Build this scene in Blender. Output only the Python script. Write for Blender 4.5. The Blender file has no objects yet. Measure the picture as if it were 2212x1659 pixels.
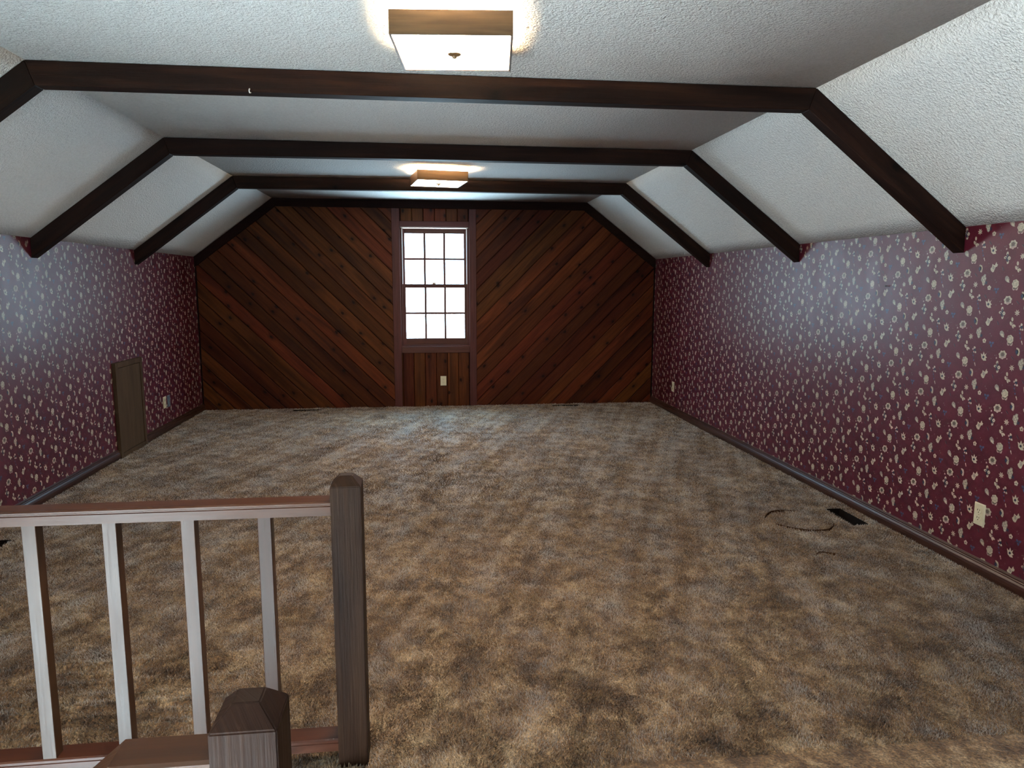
import bpy, bmesh, math, random
import numpy as np
from mathutils import Vector, Matrix

random.seed(4)
scene = bpy.context.scene
COL = scene.collection

# ------------------------------------------------------------------ camera
CAM_H = 1.45
yaw, pitch, roll, FPX = 0.1195, 0.1386, 0.0016, 1552.25
cy_, sy_, cp_, sp_ = math.cos(yaw), math.sin(yaw), math.cos(pitch), math.sin(pitch)
fwd = Vector((sy_*cp_, cy_*cp_, -sp_)); rgt = Vector((cy_, -sy_, 0)); upv = rgt.cross(fwd)
r2 = rgt*math.cos(roll) + upv*math.sin(roll); u2 = -rgt*math.sin(roll) + upv*math.cos(roll)
cam_d = bpy.data.cameras.new('camera'); cam = bpy.data.objects.new('camera', cam_d); COL.objects.link(cam)
cam_d.sensor_width = 36; cam_d.lens = FPX/2212*36; cam_d.clip_start = 0.02
M = Matrix((r2, u2, -fwd)).transposed().to_4x4(); M.translation = (0, 0, CAM_H); cam.matrix_world = M
scene.camera = cam

# ------------------------------------------------------------------ view, world, daylight
vs = scene.view_settings
vs.view_transform = 'Standard'; vs.look = 'None'; vs.gamma = 1.0; vs.exposure = 1.2; vs.use_curve_mapping = False
world = bpy.data.worlds.new('overcast_sky'); scene.world = world; world.use_nodes = True
wt = world.node_tree; bg = wt.nodes['Background']      # overcast sky, three times brighter overhead than at the horizon, over ground brightened to throw light up onto the ceiling
_tc = wt.nodes.new('ShaderNodeTexCoord'); _sp = wt.nodes.new('ShaderNodeSeparateXYZ'); wt.links.new(_tc.outputs['Generated'], _sp.inputs[0])
_rp = wt.nodes.new('ShaderNodeValToRGB'); _mr = wt.nodes.new('ShaderNodeMapRange'); wt.links.new(_sp.outputs[2], _mr.inputs[0])
_mr.inputs[1].default_value = -1.0; _mr.inputs[2].default_value = 1.0; wt.links.new(_mr.outputs[0], _rp.inputs[0])
_el = _rp.color_ramp.elements; _el.new(0.5)
for _e, (_p, _c) in zip(_el, ((0.485, (0.52, 0.57, 0.60, 1)), (0.515, (0.27, 0.30, 0.33, 1)), (1.0, (0.46, 0.80, 1.0, 1)))): _e.position = _p; _e.color = _c
wt.links.new(_rp.outputs[0], bg.inputs['Color']); bg.inputs['Strength'].default_value = 42.0

def portal(name, loc, rot, sx, sy):
    l = bpy.data.lights.new(name, 'AREA'); l.shape = 'RECTANGLE'; l.size = sx; l.size_y = sy; l.cycles.is_portal = True
    o = bpy.data.objects.new(name, l); o.location = loc; o.rotation_euler = rot; COL.objects.link(o)

scene.cycles.max_bounces = 8; scene.cycles.adaptive_threshold = 0.03
# room dimensions (metres)
XL, XR, YF, YB = -2.552, 2.7555, 8.506, -2.5
EAVE, CEIL = 1.743, 2.395
AL, AR = -1.684, 1.902
VX1, VY1, LOW = -0.30, 2.035, -2.6           # stairwell with added open foyer: x XL..VX1, y YB..VY1, lower floor
WX0, WX1, WZ0, WZ1 = -0.283, 0.515, 0.713, 2.10    # far window opening
portal('portal_far', ((WX0+WX1)/2, YF+0.10, (WZ0+WZ1)/2), (math.radians(-90), 0, 0), WX1-WX0, WZ1-WZ0)
LW = (-2.40, -0.40, -2.50, -0.08)             # added unseen window lighting the balusters and ceiling: y0 y1 z0 z1
RW = (-2.45, -1.95, -2.50, -0.32)            # added unseen foyer window for baluster daylight: x0 x1 z0 z1
portal('portal_rear', ((RW[0]+RW[1])/2, YB-0.12, (RW[2]+RW[3])/2), (math.radians(90), 0, 0), RW[1]-RW[0], RW[3]-RW[2])
GW = (-0.22, 0.30, 0.10, 0.75)                 # added window behind the camera to lift the ceiling: x0 x1 z0 z1
portal('portal_gable', ((GW[0]+GW[1])/2, YB-0.12, (GW[2]+GW[3])/2), (math.radians(90), 0, 0), GW[1]-GW[0], GW[3]-GW[2])
portal('portal_left', (XL-0.12, (LW[0]+LW[1])/2, (LW[2]+LW[3])/2), (0, math.radians(-90), 0), LW[3]-LW[2], LW[1]-LW[0])
LAMP_W = 62.0
LAMP_COL = (1.0, 0.72, 0.42)

# ------------------------------------------------------------------ node helper
class NT:
    def __init__(s, nt): s.t = nt
    def n(s, typ, _ins=None, **props):
        nd = s.t.nodes.new(typ)
        for k, v in props.items(): setattr(nd, k, v)
        for k, v in (_ins or {}).items(): s.put(nd.inputs[k], v)
        return nd
    def put(s, sock, v):
        if isinstance(v, bpy.types.NodeSocket): s.t.links.new(v, sock)
        elif v is not None:
            if isinstance(v, (tuple, list)) and len(v) == 3 and sock.type == 'RGBA': v = (*v, 1)
            sock.default_value = v
    def m(s, op, a, b=None, c=None, clamp=False):
        nd = s.t.nodes.new('ShaderNodeMath'); nd.operation = op; nd.use_clamp = clamp
        s.put(nd.inputs[0], a)
        if b is not None: s.put(nd.inputs[1], b)
        if c is not None: s.put(nd.inputs[2], c)
        return nd.outputs[0]
    def mix(s, f, a, b, bt='MIX'):
        nd = s.t.nodes.new('ShaderNodeMix'); nd.data_type = 'RGBA'; nd.blend_type = bt
        s.put(nd.inputs[0], f); s.put(nd.inputs[6], a); s.put(nd.inputs[7], b); return nd.outputs[2]
    def ramp(s, f, stops):
        nd = s.t.nodes.new('ShaderNodeValToRGB'); s.put(nd.inputs[0], f); e = nd.color_ramp.elements
        while len(e) < len(stops): e.new(0.5)
        for el, (p, c) in zip(e, stops): el.position = p; el.color = (*c, 1) if len(c) == 3 else c
        return nd.outputs[0]
    def noise(s, vec, scale, detail=3, rough=0.55, dist=0.0, out=0):
        nd = s.n('ShaderNodeTexNoise', {'Vector': vec, 'Scale': scale, 'Detail': detail, 'Roughness': rough, 'Distortion': dist}); return nd.outputs[out]
    def mapr(s, v, a, b, c, d):
        nd = s.n('ShaderNodeMapRange', {0: v, 1: a, 2: b, 3: c, 4: d}); return nd.outputs[0]
    def scalev(s, vec, sc):
        nd = s.n('ShaderNodeVectorMath', operation='MULTIPLY'); s.put(nd.inputs[0], vec); s.put(nd.inputs[1], sc); return nd.outputs[0]
    def addv(s, a, b):
        nd = s.n('ShaderNodeVectorMath', operation='ADD'); s.put(nd.inputs[0], a); s.put(nd.inputs[1], b); return nd.outputs[0]
    def comb(s, x=0.0, y=0.0, z=0.0): return s.n('ShaderNodeCombineXYZ', {0: x, 1: y, 2: z}).outputs[0]
    def bump(s, h, strength, dist): return s.n('ShaderNodeBump', {'Height': h, 'Strength': strength, 'Distance': dist}).outputs[0]

def mat(name):
    m = bpy.data.materials.new(name); m.use_nodes = True
    b = m.node_tree.nodes['Principled BSDF']
    return m, NT(m.node_tree), b
def simple(name, col, rough=0.5, metal=0.0, spec=0.5, vary=0.12, scale=30.0, bump=0.0):
    m, T, b = mat(name)
    co = T.n('ShaderNodeTexCoord').outputs['Object']
    f = T.noise(co, scale, 3)
    T.put(b.inputs['Base Color'], T.mix(T.mapr(f, 0.3, 0.7, 0, 1), tuple(c*(1-vary) for c in col), tuple(min(1, c*(1+vary)) for c in col)))
    b.inputs['Roughness'].default_value = rough; b.inputs['Metallic'].default_value = metal; b.inputs['Specular IOR Level'].default_value = spec
    if bump: T.put(b.inputs['Normal'], T.bump(f, bump, 0.002))
    return m

def wood(name, dark, mid, light, axis=0, rough=0.45, spec=0.5, knots=0.0, vary=0.35, bands=0.5, streak=0.0, bump=0.15, streakcol=(0.3, 0.25, 0.2), gs=22.0):
    """procedural timber: grain runs along the object's local axis, tone varies from object to object"""
    m, T, b = mat(name)
    co = T.n('ShaderNodeTexCoord').outputs['Object']
    sep = T.n('ShaderNodeSeparateXYZ', {0: co}).outputs
    s = sep[axis]; o1, o2 = [sep[i] for i in range(3) if i != axis]
    rnd = T.n('ShaderNodeObjectInfo').outputs['Random']
    off = T.m('MULTIPLY', rnd, 37.0)
    ss = T.m('ADD', s, off)
    t = T.m('ADD', o1, T.m('MULTIPLY', o2, 0.83))
    # knots push the grain aside
    knot = None
    if knots:
        kv = T.comb(T.m('MULTIPLY', ss, 3.4), T.m('ADD', T.m('MULTIPLY', t, 5.2), T.m('MULTIPLY', rnd, 11.0)), off)
        vo = T.n('ShaderNodeTexVoronoi', {'Vector': kv, 'Scale': 1.0, 'Randomness': 1.0}, voronoi_dimensions='2D')
        keep = T.m('GREATER_THAN', T.n('ShaderNodeSeparateColor', {0: vo.outputs['Color']}).outputs[0], 1-knots)
        d = vo.outputs['Distance']
        jit = T.noise(T.scalev(co, (60, 60, 60)), 1.0, 2)
        d2 = T.m('ADD', d, T.m('MULTIPLY', T.m('SUBTRACT', jit, 0.5), 0.09))
        knot = T.m('MULTIPLY', T.mapr(d2, 0.05, 0.085, 1, 0), keep)
        halo = T.m('MULTIPLY', T.mapr(d2, 0.05, 0.24, 1, 0), keep)
        t = T.m('ADD', t, T.m('MULTIPLY', halo, 0.02))
    gv = T.comb(T.m('MULTIPLY', ss, 1.3), T.m('MULTIPLY', t, gs), off)
    g = T.noise(gv, 1.6, 5, 0.62, 0.35)
    fine = T.noise(T.comb(T.m('MULTIPLY', ss, 6.0), T.m('MULTIPLY', t, gs*12), off), 1.0, 3, 0.6)
    bd = T.noise(T.comb(T.m('MULTIPLY', ss, 0.7), T.m('MULTIPLY', t, 7.0), off), 1.3, 2, 0.5, 0.6)
    col = T.ramp(T.m('ADD', T.m('MULTIPLY', g, 0.75), T.m('MULTIPLY', fine, 0.25)), [(0.3, dark), (0.5, mid), (0.72, light)])
    col = T.mix(T.m('MULTIPLY', T.mapr(bd, 0.52, 0.7, 0, 1), bands), col, tuple(c*0.38 for c in dark))
    br = T.mapr(T.m('FRACT', T.m('MULTIPLY', rnd, 7.31)), 0, 1, 1-vary, 1+vary*0.6)
    hs = T.n('ShaderNodeHueSaturation', {'Hue': T.mapr(T.m('FRACT', T.m('MULTIPLY', rnd, 13.7)), 0, 1, 0.49, 0.512), 'Value': br, 'Color': col}).outputs[0]
    col = hs
    if streak:
        st = T.noise(T.comb(T.m('MULTIPLY', ss, 2.0), T.m('MULTIPLY', t, 160.0), off), 1.0, 3, 0.7)
        col = T.mix(T.m('MULTIPLY', T.mapr(st, 0.55, 0.72, 0, 1), streak), col, streakcol)
    if knots:
        col = T.mix(T.m('MULTIPLY', halo, 0.5), col, tuple(c*0.35 for c in dark))
        col = T.mix(T.m('MULTIPLY', knot, 0.92), col, tuple(c*0.12 for c in dark))
    T.put(b.inputs['Base Color'], col)
    T.put(b.inputs['Roughness'], T.mapr(fine, 0.2, 0.8, rough-0.06, rough+0.1))
    b.inputs['Specular IOR Level'].default_value = spec
    if bump: T.put(b.inputs['Normal'], T.bump(T.m('ADD', fine, g), bump, 0.0015))
    return m

# ------------------------------------------------------------------ materials
M_BEAM = wood('dark_stained_beam', (0.005, 0.0018, 0.0012), (0.013, 0.0044, 0.0025), (0.030, 0.0105, 0.005), 0, 0.6, 0.12, knots=0.12, vary=0.2, bands=0.5, bump=0.4)
M_TRIMD = wood('dark_stained_trim', (0.008, 0.003, 0.0025), (0.015, 0.0055, 0.004), (0.025, 0.009, 0.006), 0, 0.6, 0.06, vary=0.15, bands=0.3)
M_PANEL = wood('cedar_panelling', (0.050, 0.0100, 0.0030), (0.092, 0.0210, 0.0056), (0.136, 0.037, 0.0098), 0, 0.5, 0.12, knots=0.6, vary=0.42, bands=0.7)
M_PANELV = wood('cedar_panelling_vertical', (0.080, 0.020, 0.012), (0.15, 0.042, 0.020), (0.21, 0.065, 0.03), 2, 0.42, 0.45, knots=0.42, vary=0.4, bands=0.7)
M_CASEV = wood('reddish_window_wood', (0.052, 0.015, 0.011), (0.075, 0.023, 0.017), (0.102, 0.033, 0.024), 2, 0.45, 0.2, vary=0.08, bands=0.15)
M_CASEH = wood('reddish_window_wood_level', (0.052, 0.015, 0.011), (0.075, 0.023, 0.017), (0.102, 0.033, 0.024), 0, 0.45, 0.2, vary=0.08, bands=0.15)
M_BASE = wood('varnished_baseboard', (0.030, 0.0115, 0.0072), (0.048, 0.019, 0.012), (0.070, 0.029, 0.018), 1, 0.33, 0.4, vary=0.1, bands=0.3)
M_RAIL = wood('varnished_rail_wood', (0.040, 0.0115, 0.0042), (0.060, 0.018, 0.0065), (0.085, 0.029, 0.011), 0, 0.32, 0.30, knots=0.08, vary=0.1, bands=0.3, gs=16, bump=0.05)
M_BAL = wood('varnished_baluster_wood', (0.034, 0.012, 0.0055), (0.045, 0.017, 0.008), (0.060, 0.025, 0.012), 2, 0.30, 0.30, vary=0.12, bands=0.15, gs=14, bump=0.03)
M_NEWEL = wood('rough_sawn_newel', (0.012, 0.0042, 0.0022), (0.025, 0.0095, 0.0048), (0.044, 0.019, 0.010), 2, 0.5, 0.10, knots=0.1, vary=0.1, bands=0.4, streak=0.16, bump=0.5, streakcol=(0.12, 0.075, 0.05), gs=16)
M_DOOR = wood('brown_hatch_wood', (0.060, 0.034, 0.020), (0.078, 0.047, 0.028), (0.100, 0.062, 0.038), 2, 0.6, 0.08, vary=0.1, bands=0.2, gs=18)
M_LAMPWOOD = wood('lamp_veneer', (0.050, 0.022, 0.009), (0.085, 0.040, 0.016), (0.125, 0.065, 0.028), 0, 0.45, 0.4, vary=0.05, bands=0.5, gs=18)
M_CREAM = simple('cream_plastic', (0.62, 0.56, 0.40), 0.38, vary=0.03)
M_GREYP = simple('blue_grey_plate', (0.13, 0.17, 0.22), 0.4, vary=0.08)
M_SLOT = simple('dark_slot', (0.03, 0.022, 0.015), 0.6)
M_DUCT = simple('dark_duct_metal', (0.010, 0.0065, 0.005), 0.8, 0.0, spec=0.1)
M_BRASS = simple('brushed_nickel', (0.55, 0.45, 0.32), 0.3, 1.0, vary=0.05)
M_JAMB = simple('pale_jamb_liner', (0.75, 0.72, 0.66), 0.45, vary=0.04)
M_PLASTER = simple('stairwell_plaster', (0.80, 0.79, 0.77), 0.9, vary=0.05)
M_CUTSHADE = simple('cut_edge_shade', (0.060, 0.028, 0.013), 0.95, spec=0.1, vary=0.4, scale=200.0)  # dark brown for the shade line along the carpet cuts
M_LATCH = simple('sash_lock_metal', (0.25, 0.2, 0.17), 0.4, 0.8)
M_WHITEPAN = simple('white_enamel', (0.8, 0.78, 0.74), 0.5, vary=0.02)

def ceiling_mat():
    m, T, b = mat('stippled_ceiling')
    co = T.n('ShaderNodeTexCoord').outputs['Object']
    n1 = T.noise(co, 70, 4, 0.6, 0.4); n2 = T.noise(co, 180, 2, 0.5)
    v = T.n('ShaderNodeTexVoronoi', {'Vector': co, 'Scale': 85.0}).outputs['Distance']
    h = T.m('ADD', T.m('MULTIPLY', n1, 1.0), T.m('ADD', T.m('MULTIPLY', n2, 0.35), T.m('MULTIPLY', v, -0.35)))
    big = T.noise(co, 1.7, 2)
    T.put(b.inputs['Base Color'], T.mix(T.mapr(n1, 0.35, 0.65, 0, 1), (0.73, 0.725, 0.71), (0.81, 0.805, 0.79)))
    b.inputs['Roughness'].default_value = 0.95; b.inputs['Specular IOR Level'].default_value = 0.15
    T.put(b.inputs['Normal'], T.bump(h, 1.0, 0.012))
    return m
M_CEIL = ceiling_mat()

def carpet_mat():
    m, T, b = mat('mottled_carpet')
    co = T.n('ShaderNodeTexCoord').outputs['Object']
    sq = T.scalev(co, (1.0, 0.75, 1.0))
    warp = T.n('ShaderNodeTexNoise', {'Vector': co, 'Scale': 5.0, 'Detail': 3.0}).outputs['Color']
    vv = T.addv(sq, T.scalev(warp, (0.12, 0.12, 0)))
    a = T.noise(vv, 7.5, 6, 0.62, 0.5)
    c = T.noise(T.addv(vv, (9.0, 4.0, 2.0)), 2.1, 3, 0.5)
    f = T.noise(co, 120, 4, 0.7, 0.6)
    f2 = T.noise(co, 42, 3, 0.65, 0.8)
    a2 = T.noise(T.addv(T.scalev(co, (1.0, 0.8, 1.0)), (3.0, 7.0, 1.0)), 19.0, 4, 0.62, 0.6)
    mm = T.m('ADD', T.m('ADD', T.m('MULTIPLY', a, 0.36), T.m('MULTIPLY', a2, 0.34)), T.m('ADD', T.m('MULTIPLY', c, 0.12), T.m('MULTIPLY', f2, 0.18)))
    col = T.ramp(mm, [(0.395, (0.044, 0.0195, 0.0080)), (0.465, (0.100, 0.050, 0.0195)), (0.52, (0.185, 0.108, 0.050)), (0.60, (0.365, 0.262, 0.160))])
    col = T.mix(1.0, col, T.ramp(f, [(0.33, (0.22, 0.19, 0.17)), (0.5, (0.95, 0.95, 0.95)), (0.66, (1.9, 1.85, 1.78))]), 'MULTIPLY')
    T.put(b.inputs['Base Color'], col)
    b.inputs['Roughness'].default_value = 0.62; b.inputs['Specular IOR Level'].default_value = 0.5
    b.inputs['Sheen Weight'].default_value = 0.75; b.inputs['Sheen Roughness'].default_value = 0.3
    h = T.m('ADD', T.m('MULTIPLY', f, 0.8), T.m('MULTIPLY', f2, 1.2))
    T.put(b.inputs['Normal'], T.bump(h, 0.5, 0.006))
    return m
M_CARPET = carpet_mat()

def paper_mat(name, c0, c1, scale=14.0, scuff=True):
    m, T, b = mat(name)
    co = T.n('ShaderNodeTexCoord').outputs['Object']
    col = T.mix(T.mapr(T.noise(co, scale, 3), 0.35, 0.65, 0, 1), c0, c1)
    if scuff:
        spk = T.noise(T.scalev(co, (1, 230, 230)), 1.0, 2)
        col = T.mix(T.m('MULTIPLY', T.mapr(spk, 0.60, 0.74, 0, 1), 0.35), col, (0.17, 0.06, 0.075))
        sc = T.noise(T.scalev(co, (1, 9.0, 1.4)), 1.0, 5, 0.7)
        col = T.mix(T.m('MULTIPLY', T.mapr(sc, 0.66, 0.8, 0, 1), 0.13), col, (0.30, 0.22, 0.26))
    T.put(b.inputs['Base Color'], col)
    T.put(b.inputs['Roughness'], T.mapr(T.noise(T.scalev(co, (1, 12, 2)), 1.0, 3), 0.3, 0.7, 0.40, 0.47))
    b.inputs['Specular IOR Level'].default_value = 0.6
    return m
WP = [paper_mat('burgundy_wallpaper', (0.080, 0.0056, 0.0165), (0.103, 0.0088, 0.0215)),
      paper_mat('print_cream', (0.36, 0.31, 0.23), (0.50, 0.44, 0.33), 160.0, False),
      paper_mat('print_pink', (0.34, 0.23, 0.20), (0.44, 0.31, 0.27), 160.0, False),
      paper_mat('print_grey', (0.17, 0.155, 0.13), (0.34, 0.31, 0.26), 300.0, False),
      paper_mat('print_navy', (0.014, 0.018, 0.036), (0.026, 0.034, 0.066), 160.0, False),
      paper_mat('print_blue', (0.035, 0.050, 0.11), (0.065, 0.085, 0.16), 260.0, False),
      paper_mat('print_umber', (0.09, 0.065, 0.055), (0.15, 0.115, 0.09), 200.0, False),
      paper_mat('print_dark', (0.028, 0.010, 0.020), (0.045, 0.020, 0.035), 160.0, False)]  # dark ink of the printed leaf slashes

def glass_mat(name='window_glass', tint=(0.93, 0.96, 0.96, 1)):
    m, T, b = mat(name); m.node_tree.nodes.remove(b)
    out = m.node_tree.nodes['Material Output']
    tr = T.n('ShaderNodeBsdfTransparent', {'Color': tint}).outputs[0]
    gl = T.n('ShaderNodeBsdfGlossy', {'Roughness': 0.02}).outputs[0]
    lw = T.m('MULTIPLY_ADD', T.m('POWER', T.n('ShaderNodeLayerWeight', {'Blend': 0.5}).outputs['Facing'], 5.0), 0.92, 0.035)
    mx = T.n('ShaderNodeMixShader', {0: lw, 1: tr, 2: gl}).outputs[0]
    T.t.links.new(mx, out.inputs[0]); return m
M_GLASS = glass_mat()
M_DIMGLASS = glass_mat('dimmed_window_glass', (0.62, 0.71, 0.76, 1))  # far panes tinted darker and bluer to tone down the daylight
def lamp_glass_mat():
    m, T, b = mat('lit_lamp_glass')
    b.inputs['Base Color'].default_value = (0.9, 0.88, 0.82, 1)
    co = T.n('ShaderNodeTexCoord').outputs['Object']
    T.put(b.inputs['Emission Color'], T.mix(T.noise(co, 6, 2), (1.0, 0.76, 0.50), (1.0, 0.78, 0.53)))
    b.inputs['Emission Strength'].default_value = 32.0
    b.inputs['Roughness'].default_value = 0.4
    return m
M_LAMPGLASS = lamp_glass_mat()

# ------------------------------------------------------------------ mesh helpers
def link(name, me, material, parent=None, smooth=False):
    o = bpy.data.objects.new(name, me); COL.objects.link(o)
    if material and not me.materials: me.materials.append(material)
    if parent: o.parent = parent
    if smooth:
        for p in me.polygons: p.use_smooth = True
    return o
def mesh_from(name, verts, faces):
    me = bpy.data.meshes.new(name); me.from_pydata(verts, [], faces); me.update(); return me
def box_bm(bm, x0, x1, y0, y1, z0, z1):
    v = [bm.verts.new(p) for p in ((x0,y0,z0),(x1,y0,z0),(x1,y1,z0),(x0,y1,z0),(x0,y0,z1),(x1,y0,z1),(x1,y1,z1),(x0,y1,z1))]
    for f in ((0,3,2,1),(4,5,6,7),(0,1,5,4),(1,2,6,5),(2,3,7,6),(3,0,4,7)): bm.faces.new([v[i] for i in f])
def box(name, x0, x1, y0, y1, z0, z1, material, parent=None, bevel=0.0, seg=1, centre=True):
    """a box whose object origin sits at its own centre"""
    c = Vector(((x0+x1)/2, (y0+y1)/2, (z0+z1)/2)) if centre else Vector()
    bm = bmesh.new(); box_bm(bm, x0-c.x, x1-c.x, y0-c.y, y1-c.y, z0-c.z, z1-c.z)
    if bevel: bmesh.ops.bevel(bm, geom=bm.edges[:], offset=bevel, segments=seg, affect='EDGES')
    me = bpy.data.meshes.new(name); bm.to_mesh(me); bm.free()
    o = link(name, me, material, parent); o.location = c
    return o
def prism(name, poly, axis, a0, a1, material, parent=None, bevel=0.0):
    """extrude a 2-D polygon along a world axis: axis 'y' takes (x,z), 'x' takes (y,z), 'z' takes (x,y)"""
    def P(p, a): return {'y': (p[0], a, p[1]), 'x': (a, p[0], p[1]), 'z': (p[0], p[1], a)}[axis]
    n = len(poly); bm = bmesh.new()
    A = [bm.verts.new(P(p, a0)) for p in poly]; B = [bm.verts.new(P(p, a1)) for p in poly]
    bm.faces.new(A); bm.faces.new(B[::-1])
    for i in range(n): bm.faces.new((A[i], B[i], B[(i+1) % n], A[(i+1) % n]))
    bmesh.ops.recalc_face_normals(bm, faces=bm.faces[:])
    if bevel: bmesh.ops.bevel(bm, geom=bm.edges[:], offset=bevel, segments=1, affect='EDGES')
    me = bpy.data.meshes.new(name); bm.to_mesh(me); bm.free()
    return link(name, me, material, parent)
def struct(o): o['kind'] = 'structure'; return o
def tag(o, label, cat, group=None):
    o['label'] = label; o['category'] = cat
    if group: o['group'] = group
    return o
def empty(name, loc=(0, 0, 0), rz=0.0):
    o = bpy.data.objects.new(name, None); o.empty_display_size = 0.1; COL.objects.link(o); o.location = loc; o.rotation_euler[2] = rz; return o
def clip(poly, nx, ny, c):
    """keep the part of a convex polygon where nx*x+ny*y <= c"""
    out = []
    for i, p in enumerate(poly):
        q = poly[(i+1) % len(poly)]
        dp, dq = nx*p[0]+ny*p[1]-c, nx*q[0]+ny*q[1]-c
        if dp <= 0: out.append(p)
        if (dp < 0 < dq) or (dq < 0 < dp):
            t = dp/(dp-dq); out.append((p[0]+t*(q[0]-p[0]), p[1]+t*(q[1]-p[1])))
    return out

# ------------------------------------------------------------------ floor (carpet laid over ridges, seams and vent cut-outs)
VENTS = [('beside the wide right-hand', 2.562, 2.664, 3.925, 4.245), ('left', -2.46, -2.355, 3.93, 4.24), ('far r', 1.50, 1.82, 8.345, 8.435), ('far l', -1.53, -1.21, 8.345, 8.435)]
xs = np.unique(np.concatenate([np.arange(XL, XR, 0.014), [XR, VX1], *[[v[1], v[2]] for v in VENTS]]).round(4))
ys = np.unique(np.concatenate([np.arange(YB, 1.9, 0.2), [VY1], np.arange(1.9, YF, 0.014), [YF], *[[v[3], v[4]] for v in VENTS]]).round(4))
def thin(a, keep):
    out = [a[0]]
    for x in a[1:]:
        if x-out[-1] < 0.004:
            if min(abs(x-k) for k in keep) < 1e-4: out[-1] = x
        else: out.append(x)
    return np.array(out)
xs = thin(xs, [VX1, XR]+[w for v in VENTS for w in v[1:3]]); ys = thin(ys, [VY1, YF]+[w for v in VENTS for w in v[3:5]])
X, Y = np.meshgrid(xs, ys)
rng = np.random.default_rng(3)
Z = np.zeros_like(X)
CUTS = [[(2.087, 4.114), (2.11, 4.148), (2.139, 4.183), (2.183, 4.22), (2.227, 4.231), (2.279, 4.232), (2.328, 4.221), (2.375, 4.204)],
        [(2.098, 3.992), (2.117, 3.967), (2.139, 3.933), (2.17, 3.902), (2.202, 3.872), (2.239, 3.855), (2.296, 3.85), (2.359, 3.856), (2.415, 3.904), (2.444, 3.941), (2.452, 3.969)],
        [(2.082, 3.501), (2.111, 3.521), (2.129, 3.514), (2.157, 3.5), (2.187, 3.489)]]
def carpet_height(X, Y):
    """wrinkles by the railing, the cut oval patch, the seam"""
    Z = np.zeros_like(X)
    fade = np.clip((X+1.75)/0.25, 0, 1)*np.clip((-0.62-X)/0.22, 0, 1)
    for yr, am in ((2.735, .012), (2.66, .008), (2.585, .011), (2.50, .009), (2.43, .013), (2.365, .010), (2.29, .012)):
        Z += 1.9*am*fade*np.exp(-((Y-yr-0.05*(X+1.1)-0.012*np.sin(7*X+yr*9))/0.012)**2)
    G = np.zeros_like(X)
    for line in CUTS:
        for (xa, ya), (xb, yb) in zip(line, line[1:]):
            t = np.clip(((X-xa)*(xb-xa)+(Y-ya)*(yb-ya))/((xb-xa)**2+(yb-ya)**2), 0, 1)
            G = np.maximum(G, np.exp(-(np.hypot(X-xa-t*(xb-xa), Y-ya-t*(yb-ya))/0.009)**2))
    G = np.maximum(G, 0.8*np.exp(-((Y-6.86-0.03*np.sin(4*X))/0.018)**2)*np.clip((X-0.1)/0.1, 0, 1)*np.clip((1.55-X)/0.1, 0, 1))
    return Z, G
Z, G = carpet_height(X, Y)
Z = Z-0.014*G
Z[:, 0] = Z[:, -1] = 0
nx_, ny_ = len(xs), len(ys)
idx = np.arange(nx_*ny_).reshape(ny_, nx_)
quads = np.stack([idx[:-1, :-1], idx[:-1, 1:], idx[1:, 1:], idx[1:, :-1]], -1)
mx, my = (xs[:-1]+xs[1:])/2, (ys[:-1]+ys[1:])/2
MX, MY = np.meshgrid(mx, my)
keep = ~((MX < VX1) & (MY < VY1))
for v in VENTS: keep &= ~((MX > v[1]) & (MX < v[2]) & (MY > v[3]) & (MY < v[4]))
fq = quads[keep]
me = bpy.data.meshes.new('floor')
me.vertices.add(nx_*ny_); me.vertices.foreach_set('co', np.stack([X, Y, Z], -1).astype(np.float32).ravel())
me.loops.add(fq.size); me.loops.foreach_set('vertex_index', fq.astype(np.int32).ravel())
me.polygons.add(len(fq)); me.polygons.foreach_set('loop_start', np.arange(0, fq.size, 4, dtype=np.int32)); me.polygons.foreach_set('loop_total', np.full(len(fq), 4, dtype=np.int32))
me.polygons.foreach_set('use_smooth', np.ones(len(fq), dtype=bool))
me.update(calc_edges=True); me.validate()
bm = bmesh.new(); bm.from_mesh(me); bmesh.ops.delete(bm, geom=[v for v in bm.verts if not v.link_faces], context='VERTS'); bm.to_mesh(me); bm.free()
floor = struct(link('floor', me, M_CARPET))
floor['label'] = 'mottled brown and tan shag carpet over the attic floor'
# cut edges of the carpet standing up: dark colour stands in for the shade line along them
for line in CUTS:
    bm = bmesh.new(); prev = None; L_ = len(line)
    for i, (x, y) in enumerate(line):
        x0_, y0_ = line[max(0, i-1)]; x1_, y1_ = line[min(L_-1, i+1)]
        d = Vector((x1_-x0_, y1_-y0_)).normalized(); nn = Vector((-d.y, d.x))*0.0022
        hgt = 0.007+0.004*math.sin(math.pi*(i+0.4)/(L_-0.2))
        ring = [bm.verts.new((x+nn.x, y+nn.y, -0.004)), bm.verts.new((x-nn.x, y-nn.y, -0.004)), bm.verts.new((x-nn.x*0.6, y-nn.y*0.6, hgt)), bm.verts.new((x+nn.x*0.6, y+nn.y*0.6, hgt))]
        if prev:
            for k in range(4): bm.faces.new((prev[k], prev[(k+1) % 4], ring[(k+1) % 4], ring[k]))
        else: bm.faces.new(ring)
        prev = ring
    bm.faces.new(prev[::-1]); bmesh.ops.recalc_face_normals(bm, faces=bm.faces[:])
    me = bpy.data.meshes.new('carpet_cut_edge_shade'); bm.to_mesh(me); bm.free(); link('carpet_cut_edge_shade', me, M_CUTSHADE, floor)
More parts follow.
